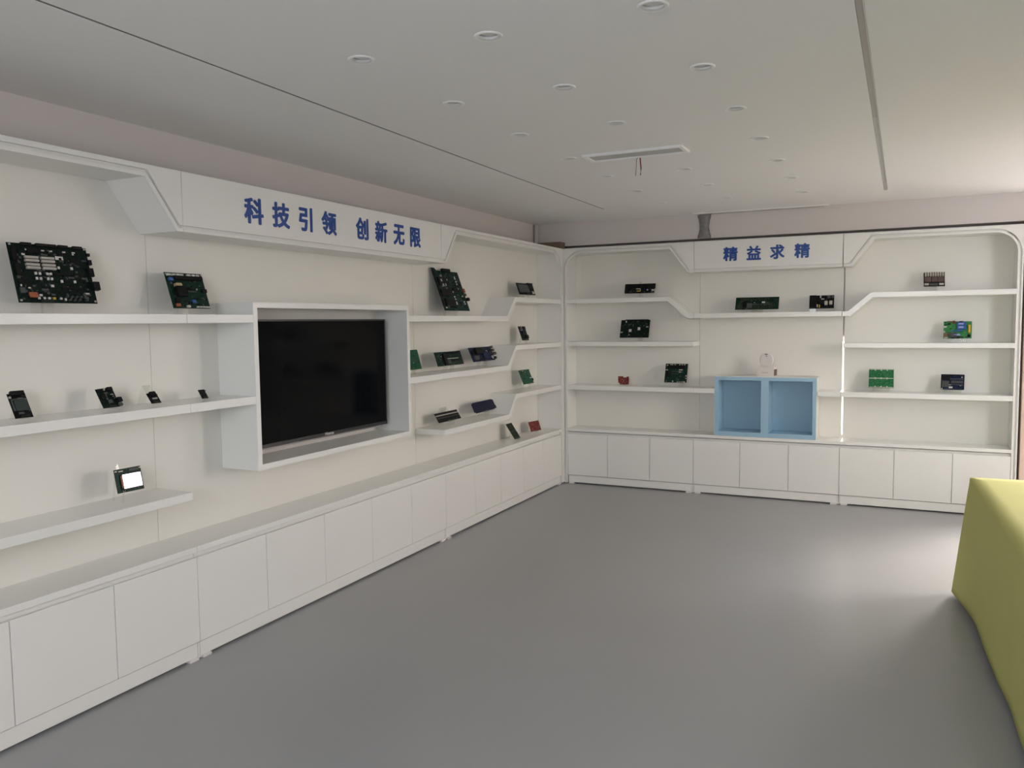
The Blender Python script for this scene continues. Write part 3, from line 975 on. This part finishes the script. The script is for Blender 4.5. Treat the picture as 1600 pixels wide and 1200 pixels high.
# 12
comps = [('connector', u_, .13, .045, .14, .012, 'conn') for u_ in lin(.38, .78, 7)] + [('connector', .88, .1, .12, .16, .014, 'conn'), ('heat_sink', .31, .55, .11, .85, .016, 'chip'), ('chip', .45, .75, .12, .25, .008, 'gry'),
         ('socket', .62, .52, .42, .04, .006, 'edge'), ('socket', .72, .82, .42, .10, .008, 'po'), ('socket', .72, .66, .44, .06, .008, 'chip'), ('relay', .33, .22, .04, .1, .012, 'cream')]
comps += [('relay', .14, v_, .06, .1, .005, 'po') for v_ in (.2, .4, .6, .8)]
board(LS, 'wide green circuit board with a row of black connectors, middle of three beside the television', -2.081, .429, .115, 71, .042, 1.284, 1, 'pg', comps, smd=50, stand_at=0, desc='the wide green board beside the television', stand_w=.07)
# 13
comps = [('transformer', .36, .3, .32, .42, .024, 'chip'), ('chip', .18, .75, .2, .3, .012, 'gry'), ('relay', .62, .6, .26, .55, .014, 'pn'), ('capacitor', .7, .36, .04, .16, .014, 'sil'), ('capacitor', .88, .8, .06, .2, .012, 'sil'),
         ('connector', .98, .08, .1, .14, .018, 'brown'), ('connector', 1.0, .3, .1, .16, .018, 'brown'), ('connector', 1.02, .55, .12, .18, .018, 'brown'), ('connector', 1.0, .85, .08, .16, .014, 'conn'), ('chip', .1, .4, .1, .3, .01, 'conn'), ('chip', .4, .85, .2, .16, .01, 'chip')]
board(LS, 'navy circuit board with bulky black and brown parts, on the middle shelf before the step', -1.505, .437, .130, 66, .049, 1.284, 2, 'pn', comps, smd=60, desc='the navy board with bulky parts', stand_w=.07)
# 14
board(LS, 'plain green circuit board on the raised lowest shelf by the corner', -.596, .231, .145, 67, .051, 1.019, -1, 'pm', [('chip', .5, .5, .2, .12, .003, 'pm'), ('connector', .97, .75, .06, .16, .01, 'chip'), ('chip', .25, .62, .12, .1, .003, 'chip')], smd=26, desc='the plain green board by the corner', scatter_mats=('gry', 'chip', 'wht'))
# 15
comps = [('stripe', .5, .28, .99, .10, .0008, 'cream'), ('stripe', .5, .56, .99, .05, .0008, 'gry'), ('connector', .45, .93, .05, .1, .006, 'gry'), ('connector', .8, .9, .04, .1, .006, 'gry')]
board(LS, 'black circuit board with pale horizontal stripes, on the lower floating shelf near the television', -2.112, .366, .083, 58, .035, .849, 1, 'pd', comps, smd=0, desc='the striped black board', stand_w=.12, back_top=.125)
# 16
board(LS, 'plain navy blue circuit board with clipped corners, on the lower shelf before the step', -1.491, .459, .095, 66, .048, .849, 3, 'pn2', [('stripe', .5, .5, .96, .03, .0006, 'pn'), ('connector', .5, .96, .04, .08, .006, 'gry'), ('connector', .85, .96, .04, .08, .006, 'gry')], smd=0,
      desc='the plain navy board', notch=[(.05, 0), (.9, 0), (.9, .06), (1.0, .06), (1.0, .34), (.97, .4), (.97, .88), (.9, 1), (.05, 1), (.05, .92), (0, .92), (0, .1), (.05, .1)], stand_w=.1)
# 17
comps = [('chip_row', u_, v_, .14, .36, .002, 'po') for u_ in (.2, .4, .62, .82) for v_ in (.27, .73)] + [('stripe', .5, .5, .98, .03, .0015, 'gry')]
board(LS, 'tall narrow dark panelised circuit board leaning on the white counter by the corner', -.905, .129, .165, 56, .007, Z_CT, 1, 'po', comps, smd=20, desc='the narrow dark panel on the counter', stand_w=.05, depth=.10)
# 18
board(LS, 'red circuit board with white print, standing on the counter beside the corner', -.433, .181, .100, 70, .018, Z_CT, -10, 'pr', [('chip', .3, .3, .12, .1, .002, 'cop'), ('chip', .6, .6, .2, .1, .002, 'cop')], smd=30, desc='the red board on the corner counter', scatter_mats=('cop', 'pr', 'wht'))
# far wall
comps = [('heat_sink', .07, .5, .13, .9, .014, 'chip'), ('label', .45, .55, .14, .10, .006, 'cream'), ('label', .47, .78, .12, .08, .005, 'yel'), ('relay', .53, .68, .02, .3, .004, 'cream'), ('capacitor', .78, .45, .04, .1, .008, 'wht'), ('capacitor', .77, .68, .05, .12, .008, 'lav'),
         ('connector', .95, .72, .08, .12, .012, 'wht'), ('chip', .88, .3, .3, .5, .012, 'chip'), ('chip', .3, .3, .3, .4, .012, 'chip'), ('chip', .62, .4, .12, .6, .012, 'chip'), ('connector', .93, .9, .08, .14, .01, 'brown'), ('connector', .2, .85, .1, .1, .006, 'gry')]
board(BS, 'long black circuit board on the raised top shelf of the far corner cabinet', .770, .300, .101, 69, .045, 1.890, 1, 'pd', comps, smd=60, depth=.10, desc='the long black board on the far top shelf', stand_at=.0, stand_w=.028, back_top=.125)
comps = [('chip', .64, .5, .09, .15, .003, 'wht'), ('chip', .345, .6, .09, .15, .003, 'wht'), ('standoff', .18, .09, .04, .12, .006, 'wht'), ('connector', .92, .4, .07, .06, .006, 'cream'), ('connector', .05, .7, .07, .06, .006, 'cream'), ('standoff', .32, .84, .03, .05, .004, 'wht'), ('heat_sink', .55, .02, .8, .06, .01, 'conn'), ('heat_sink', .55, .95, .4, .07, .008, 'conn'), ('jumper', .43, .3, .03, .12, .003, 'gry')]
board(BS, 'black rectangular circuit board with two small white chips, on the far middle shelf', .716, .294, .190, 67, .038, 1.459, 3, 'pk', comps, smd=40, depth=.10, desc='the black board with two white chips', stand_at=.2, scatter_mats=('gry', 'chip'))
board(BS, 'small dark red notched circuit board on the lower far shelf', .604, .112, .081, 72, .013, 1.015, 9, 'pr', [('chip', .4, .4, .3, .1, .002, 'cop'), ('chip', .6, .75, .3, .1, .002, 'cop')], smd=16, depth=.10, desc='the small dark red board',
      notch=[(.18, 0), (1, 0), (.97, 1), (.8, 1), (.75, .9), (.5, .9), (.45, 1.04), (0, 1.04), (.04, .2), (.16, .2)], scatter_mats=('cop', 'pr', 'wht'))
comps = [('connector', u_, .06, .05, .045, .008, 'cream') for u_ in (.24, .31, .43, .64, .75, .86)] + [('heat_sink', .5, .18, .8, .13, .014, 'conn'), ('label', .70, .335, .16, .05, .006, 'cream'), ('label', .67, .45, .09, .05, .006, 'cream'), ('label', .07, .34, .11, .04, .006, 'cream'),
         ('transformer', .13, .56, .18, .22, .02, 'chip'), ('connector', .96, .65, .05, .06, .008, 'cream'), ('connector', .96, .78, .05, .05, .008, 'cream'), ('standoff', .38, .94, .05, .06, .006, 'wht'), ('standoff', .08, .94, .06, .08, .006, 'gry')]
comps += row('connector', (.60, .70, .80, .90), .97, .07, .035, .006, 'cream') + [('standoff', .09, .1, .05, .06, .006, 'wht'), ('socket', .45, .42, .3, .03, .005, 'gry'), ('socket', .45, .54, .3, .02, .004, 'gry')]
board(BS, 'square dark green circuit board on the lower far shelf, left of the blue cube shelf', 1.133, .218, .197, 66, .043, 1.015, 3, 'pg', comps, smd=40, depth=.10, desc='the square dark green board', stand_at=.25)
comps = [('connector', u_, .17, .045, .2, .008, 'po') for u_ in lin(.13, .74, 10)] + [('connector', u_, .78, .04, .22, .008, 'po') for u_ in lin(.42, .84, 8)] + [('label', .65, .43, .075, .11, .004, 'wht'), ('chip', .22, .6, .1, .4, .008, 'chip'), ('chip', .33, .7, .12, .4, .006, 'gry'), ('socket', .62, .60, .46, .05, .005, 'gry'), ('connector', .12, .75, .14, .3, .005, 'po')]
board(BS, 'long green circuit board with rows of terminals, under the four blue characters', 1.894, .391, .128, 63, .030, 1.726, 0, 'pg', comps, smd=60, depth=.10, desc='the long green board under the four characters', stand_w=.11, stand_at=0)
comps = [('heat_sink', .15, .5, .28, .9, .02, 'chip'), ('relay', .68, .63, .12, .3, .012, 'cream'), ('relay', .87, .60, .12, .28, .012, 'cream'), ('label', .45, .12, .05, .16, .008, 'wht'), ('capacitor', .78, .15, .12, .2, .012, 'gry'), ('capacitor', .94, .13, .1, .2, .012, 'gry'), ('connector', .33, .82, .05, .2, .01, 'cream'), ('connector', .42, .85, .04, .2, .01, 'yel'), ('chip', .5, .5, .2, .3, .012, 'chip'), ('chip', .62, .9, .3, .1, .008, 'chip'), ('standoff', .1, .92, .08, .1, .006, 'gry')]
board(BS, 'black circuit board with two cream relays, right of the long green board', 2.461, .209, .131, 64, .030, 1.725, 2, 'pd', comps, smd=24, depth=.10, desc='the black board with two cream relays', stand_at=-.35)
comps = [('connector', u_, .18, .085, .26, .018, 'cream') for u_ in lin(.10, .92, 8)] + [('connector', u_, .18, .028, .3, .02, 'chip') for u_ in lin(.04, .98, 9)] + [('relay', .2, .54, .3, .36, .014, 'brown'), ('relay', .52, .54, .28, .36, .014, 'brown'), ('relay', .82, .54, .28, .36, .014, 'brown'), ('label', .14, .85, .2, .14, .006, 'cream'), ('label', .48, .86, .4, .14, .006, 'gry'), ('label', .84, .86, .22, .14, .006, 'cream')]
board(BS, 'black terminal board with a comb of cream connectors, on the right raised shelf', 3.358, .160, .133, 62, .040, 1.885, 3, 'pd', comps, smd=6, depth=.10, desc='the black terminal board at the right end', stand_at=0, back_top=.145)
comps = [('relay', .63, .19, .34, .20, .016, 'blu'), ('relay', .64, .40, .34, .20, .016, 'blu'), ('label', .62, .19, .18, .08, .0168, 'lav'), ('label', .62, .39, .18, .09, .0168, 'lav'), ('relay', .55, .57, .24, .07, .01, 'blu'), ('relay', .35, .57, .12, .06, .008, 'blu'), ('relay', .48, .81, .24, .08, .01, 'lav'), ('roll', .915, .47, .085, .44, 0, 'yel'),
         ('coil', .36, .06, .15, .2, 0, 'cop'), ('chip', .19, .16, .11, .07, .008, 'chip'), ('connector', .06, .33, .1, .08, .004, 'wht'), ('connector', .03, .63, .05, .08, .006, 'wht'), ('relay', .08, .83, .11, .2, .012, 'cop'), ('relay', .2, .8, .06, .18, .01, 'brown'), ('chip', .5, .95, .42, .08, .008, 'chip'),
         ('transformer', .36, .82, .24, .26, .01, 'gry'), ('chip', .91, .87, .1, .12, .008, 'chip'), ('connector', .1, .96, .14, .05, .006, 'wht'), ('connector', .82, .94, .05, .1, .006, 'gry'), ('chip', .62, .02, .14, .04, .006, 'chip'), ('relay', .22, .02, .2, .05, .006, 'cop')]
board(BS, 'bright green circuit board with blue blocks and a yellow capacitor, at the right end', 3.541, .209, .160, 63, .038, 1.445, -3, 'pb', comps, smd=16, depth=.10, desc='the bright green board with blue blocks', stand_w=.15)
comps = [('module', u_, v_, .19, .38, .0012, 'pb2') for u_ in (.145, .38, .62, .855) for v_ in (.25, .75)] + [('pad_strip', .5, .5, .97, .035, .001, 'edge'), ('pad_strip', .5, .025, .97, .03, .001, 'edge'), ('pad_strip', .5, .975, .97, .03, .001, 'edge')] + [('pad_strip', u_, v_, .05, .085, .0013, 'edge') for u_ in (.262, .5, .738) for v_ in (.05, .5, .95)]
M_['pb2'] = pcb('pcb_leaf_green', (0.014, 0.13, 0.045, 1), (0.16, 0.36, 0.2, 1), 110, .7)
board(BS, 'flat green panel of eight identical small boards on the lower right shelf', 2.963, .200, .180, 63, .038, 1.013, 1, 'pb2', comps, smd=0, depth=.10, desc='the green panel of eight small boards', stand_w=.14, stand_at=0)
comps = [('socket', .68, .31, .56, .05, .006, 'gry'), ('socket', .68, .68, .56, .05, .006, 'gry'), ('chip', .22, .25, .36, .22, .008, 'chip'), ('label', .43, .86, .16, .11, .004, 'wht'), ('chip', .7, .5, .5, .16, .004, 'gry'), ('connector', .5, .05, .9, .06, .008, 'chip'), ('connector', .98, .5, .05, .9, .006, 'chip'), ('connector', .02, .5, .04, .9, .006, 'chip'), ('standoff', .05, .95, .06, .07, .006, 'wht'), ('standoff', .9, .19, .05, .06, .004, 'wht'), ('chip', .2, .65, .3, .4, .004, 'gry')]
board(BS, 'dark blue circuit board on the lower right shelf, under the bright green one', 3.514, .175, .141, 63, .035, 1.013, -4, 'pn', comps, smd=40, depth=.10, desc='the dark blue board at the right end', stand_w=.14)

# ------------------------------------------------------------------ ceiling fittings
ordn = ('nearest the camera', 'second from the camera', 'third from the camera', 'fourth from the camera', 'fifth from the camera', 'sixth from the camera', 'nearest the far end')
rown = ('row nearest the television wall', 'middle row', 'row near the wide track')
proto = None
for x, y in downs:
    yr = [q[1] for q in downs if q[0] == x]
    lab = 'white recessed ceiling downlight, %s in the %s' % (ordn[yr.index(y)] if y != yr[-1] else ordn[-1], rown[DL_X.index(x)])
    if proto is None:
        proto = r = thing('downlight', lab, 'downlight', (x, y, ZC), 'recessed ceiling downlights')
        ringp = [(0.0385, -.0002), (0.0515, -.0002), (0.0512, -.0022), (0.0475, -.0048), (0.0385, -.0038)]
        bm = bmesh.new()
        rr = [[bm.verts.new((q * math.cos(2 * math.pi * k / 32), q * math.sin(2 * math.pi * k / 32), h_)) for k in range(32)] for q, h_ in ringp]
        for i in range(5):
            for k in range(32):
                bm.faces.new((rr[i][k], rr[i][(k + 1) % 32], rr[(i + 1) % 5][(k + 1) % 32], rr[(i + 1) % 5][k]))
        obj('ring', bm, M_['ring'], r, smooth=False)
        bm = bmesh.new()
        prof = [(.0380, -.0036), (.0325, .013), (.0345, .013), (.0400, -.0001)]
        rr = [[bm.verts.new((q * math.cos(2 * math.pi * k / 32), q * math.sin(2 * math.pi * k / 32), h_)) for k in range(32)] for q, h_ in prof]
        for i in range(4):
            for k in range(32):
                bm.faces.new((rr[i][k], rr[i][(k + 1) % 32], rr[(i + 1) % 4][(k + 1) % 32], rr[(i + 1) % 4][k]))
        obj('reflector', bm, M_['reflector'], r, smooth=True)
        obj('diffuser', lathe([(.0322, .0105), (.0322, .015)], 32), M_['diff'], r)
    else:
        r = proto.copy()
        C.collection.objects.link(r)
        r.location = (x, y, ZC)
        r['label'] = lab
        for ch in proto.children:
            q = ch.copy()
            C.collection.objects.link(q)
            q.parent = r

# ceiling tracks
t1 = thing('ceiling_track', 'thin dark recessed ceiling track running along the television wall side', 'ceiling track', (0.69, -3.6, ZC), 'recessed ceiling tracks')
ins = [(x - hw + .001, y + .001) for x, y in SLOT_L] + [(x + hw - .001, y + .001) for x, y in SLOT_L[::-1]]
bm = bmesh.new()
add_prism(bm, ins, lambda p: (p[0] - .69, p[1] + 3.6, .0025), lambda p: (p[0] - .69, p[1] + 3.6, .019))
obj('channel', bm, M_['slotshade'], t1)  # dark body fills the slot, its colour standing in for the shade inside
t2 = thing('ceiling_track', 'wide grey recessed ceiling track on the window side, right of the downlights', 'ceiling track', (2.98, -3.6, ZC), 'recessed ceiling tracks')
ti = Matrix.Translation((-2.98, 3.6, -ZC))
for nm, y0, y1, m_ in (('insert', -6.59, -3.152, 'track'), ('insert', -3.148, -1.0, 'vent'), ('insert', -0.985, -.59, 'alu')):
    bm = box((2.968, y0, ZC + .003), (2.990, y1, ZC + .018))
    bm.transform(ti)
    obj(nm, bm, M_[m_], t2)
bm = box((2.9905, -6.59, ZC - .001), (2.9942, -.59, ZC + .018))
bm.transform(ti)
obj('edge_strip', bm, M_['alu'], t2)

# access panel with dangling wires
vp = thing('ceiling_vent', 'white framed rectangular grey ceiling panel among the downlights', 'ceiling vent', (1.66, -2.915, ZC))
bm = bmesh.new()
a0, a1, b0, b1, w_ = -.305, .305, -.105, .09, .022
for q in ((a0, a1, b0, b0 + w_), (a0, a1, b1 - w_, b1), (a0, a0 + w_, b0 + w_, b1 - w_), (a1 - w_, a1, b0 + w_, b1 - w_)):
    add_box(bm, (q[0], q[2], -.014), (q[1], q[3], -.0003))
obj('frame', bm, M_['ring'], vp)
obj('panel', box((a0 + w_, b0 + w_, -.006), (a1 - w_, b1 - w_, -.0008)), M_['vent'], vp)
w1 = obj('wire', tube([(1.662, -2.83, ZC - .0075), (1.664, -2.83, ZC - .04), (1.668, -2.83, ZC - .08), (1.664, -2.83, ZC - .118)], .0038, 8), M_['red'])
tag(w1, 'thick dark red wire end hanging from the ceiling panel', 'wire')
w2 = obj('wire', tube([(1.652, -2.83, ZC - .0075), (1.640, -2.83, ZC - .022), (1.638, -2.83, ZC - .07), (1.634, -2.83, ZC - .118)], .0019, 8), M_['brownwire'])
tag(w2, 'thin brown wire hanging beside the thick red one from the ceiling panel', 'wire')

# linear air grille at the top of the far beam, foil-wrapped piece, pipe, fibreboard
gr = thing('air_grille', 'slim white linear air grille between ceiling and far beam', 'air grille', (1.92, .04, ZC))
obj('frame', box((-.60, -.055, -.009), (.60, .038, -.0004)), M_['ring'], gr, bevel=.001)
obj('slot', box((-.55, .020, -.0105), (.55, .028, -.0092)), M_['dark'], gr)  # dark strip on the frame face, painting the shade of the slot opening
fw = bmesh.new()
NX, NZ = 8, 26
gv = [[None] * (NX + 1) for _ in range(NZ + 1)]
for j in range(NZ + 1):
    for i in range(NX + 1):
        tz = j / NZ
        wd = .052 + .010 * math.cos(tz * 6.283) + .006 * noise.noise((tz * 7, 3.1, 0))
        x = 1.415 + (i / NX - .5) * 2 * wd
        y = .066 - .010 * (1 - (2 * i / NX - 1) ** 2) + .006 * noise.noise((i * .7, tz * 9, 1.7))
        gv[j][i] = fw.verts.new((x, min(y, .0755), 2.436 + tz * .218))
for j in range(NZ):
    for i in range(NX):
        fw.faces.new((gv[j][i], gv[j][i + 1], gv[j + 1][i + 1], gv[j + 1][i]))
bmesh.ops.solidify(fw, geom=fw.faces[:], thickness=.003)
tag(obj('foil_wrap', fw, M_['tape'], smooth=True), 'crumpled grey foil wrap hanging on the beam above the far cabinets', 'foil wrap')
pp = thing('wall_pipe', 'thin white vertical pipe in the wall corner above the cabinets', 'pipe', (-.312, .045, 0))
obj('tube', tube([(0, 0, 0.0), (0, 0, 2.664)], .021, 16), M_['pipe'], pp, smooth=True)
tag(obj('fibreboard', box((-.262, -.05, 2.4006), (-.004, .072, 2.468)), M_['board_wood'], bevel=.002), 'short brown fibreboard piece lying on top of the corner cabinet', 'board')

# ------------------------------------------------------------------ table and cloth
th = math.radians(3)
TM = Matrix.Translation((3.493, -2.447, 0)) @ Matrix.Rotation(th, 4, 'Z')
tb_ = thing('table', 'long table hidden under the green tablecloth', 'table', matrix=TM @ Matrix.Translation((.5, -1.6, 0)))
obj('table_top', box((-.485, -1.585, .715), (.485, 1.585, .743)), M_['wood'], tb_)
for sx in (-.42, .42):
    for sy_ in (-1.45, 1.45):
        obj('leg', tube([(sx, sy_, 0), (sx, sy_, .7148)], .02, 12), M_['steel'], tb_)
TW, TL = 1.0, 3.2
bm = bmesh.new()
per = []                                       # perimeter, from the far-left corner along the left side
step = .035


def edge_pts(p, q, n):
    return [(p[0] + (q[0] - p[0]) * k / n, p[1] + (q[1] - p[1]) * k / n) for k in range(n)]


rc = .02
nl, nw = int(TL / step), int(TW / step)
corner = lambda cx_, cy_, a0_: [(cx_ + rc * math.cos(math.radians(a0_ + 90 * k / 4)), cy_ + rc * math.sin(math.radians(a0_ + 90 * k / 4))) for k in range(5)]
per = corner(rc, -rc, 90) + edge_pts((0, -rc), (0, -TL + rc), nl)[1:] + corner(rc, -TL + rc, 180) + edge_pts((rc, -TL), (TW - rc, -TL), nw)[1:] \
    + corner(TW - rc, -TL + rc, 270) + edge_pts((TW, -TL + rc), (TW, -rc), nl)[1:] + corner(TW - rc, -rc, 0) + edge_pts((TW - rc, 0), (rc, 0), nw)[1:]
n = len(per)
NR = 16
corners = [(0, 0), (0, -TL), (TW, -TL), (TW, 0)]
cd = [Vector((-.045, .16)), Vector((-.1, -.1)), Vector((.1, -.1)), Vector((.1, .1))]
rings = []
for j in range(NR + 1):
    f = j / NR
    ring = []
    for i, (x, y) in enumerate(per):
        pr, nx_ = per[i - 1], per[(i + 1) % n]
        tdir = Vector((nx_[0] - pr[0], nx_[1] - pr[1])).normalized()
        no = Vector((tdir.y, -tdir.x)) * -1
        cen = Vector((x - TW / 2, (y + TL / 2)))
        if no.dot(cen) < 0:
            no = -no
        off = no * (.004 + .012 * f + .007 * f * math.sin(i * .23 + 1.0) * (0.4 + 0.6 * abs(noise.noise((i * .05, 0, 2)))))
        for cpt, cdir in zip(corners, cd):
            dd = (Vector((x, y)) - Vector(cpt)).length
            off += cdir * f * math.exp(-(dd / .22) ** 2)
        dmin = min((Vector((x, y)) - Vector(cpt)).length for cpt in corners)
        zbot = .050 + .012 * noise.noise((i * .12, 4, 0)) - .022 * math.exp(-(dmin / .25) ** 2)
        z = .7465 + (zbot - .7465) * f if j else .7465
        if j == 1:
            off *= .9
        ring.append(bm.verts.new((x + off.x, y + off.y, z)))
    rings.append(ring)
for q, w_ in zip(rings, rings[1:]):
    for k in range(n):
        bm.faces.new((q[k], q[(k + 1) % n], w_[(k + 1) % n], w_[k]))
# top: grid fan towards the middle line with light creases
inner = rings[0]
for s in (.85, .6, .3, .05):
    ring = []
    for i, (x, y) in enumerate(per):
        px, py = TW / 2 + (x - TW / 2) * s, -TL / 2 + (y + TL / 2) * (1 - (1 - s) * .35)
        ring.append(bm.verts.new((px, py, .7475 + .0022 * noise.noise((px * 5, py * 4, .3)))))
    for k in range(n):
        bm.faces.new((inner[k], inner[(k + 1) % n], ring[(k + 1) % n], ring[k]))
    inner = ring
bm.faces.new(inner)
clo = obj('tablecloth', bm, M_['cloth'], smooth=True, matrix=TM)
sd = clo.modifiers.new('thick', 'SOLIDIFY')
sd.thickness = .0015
sd.offset = -1
tag(clo, 'yellow-green tablecloth draped to the floor over the long table', 'tablecloth')
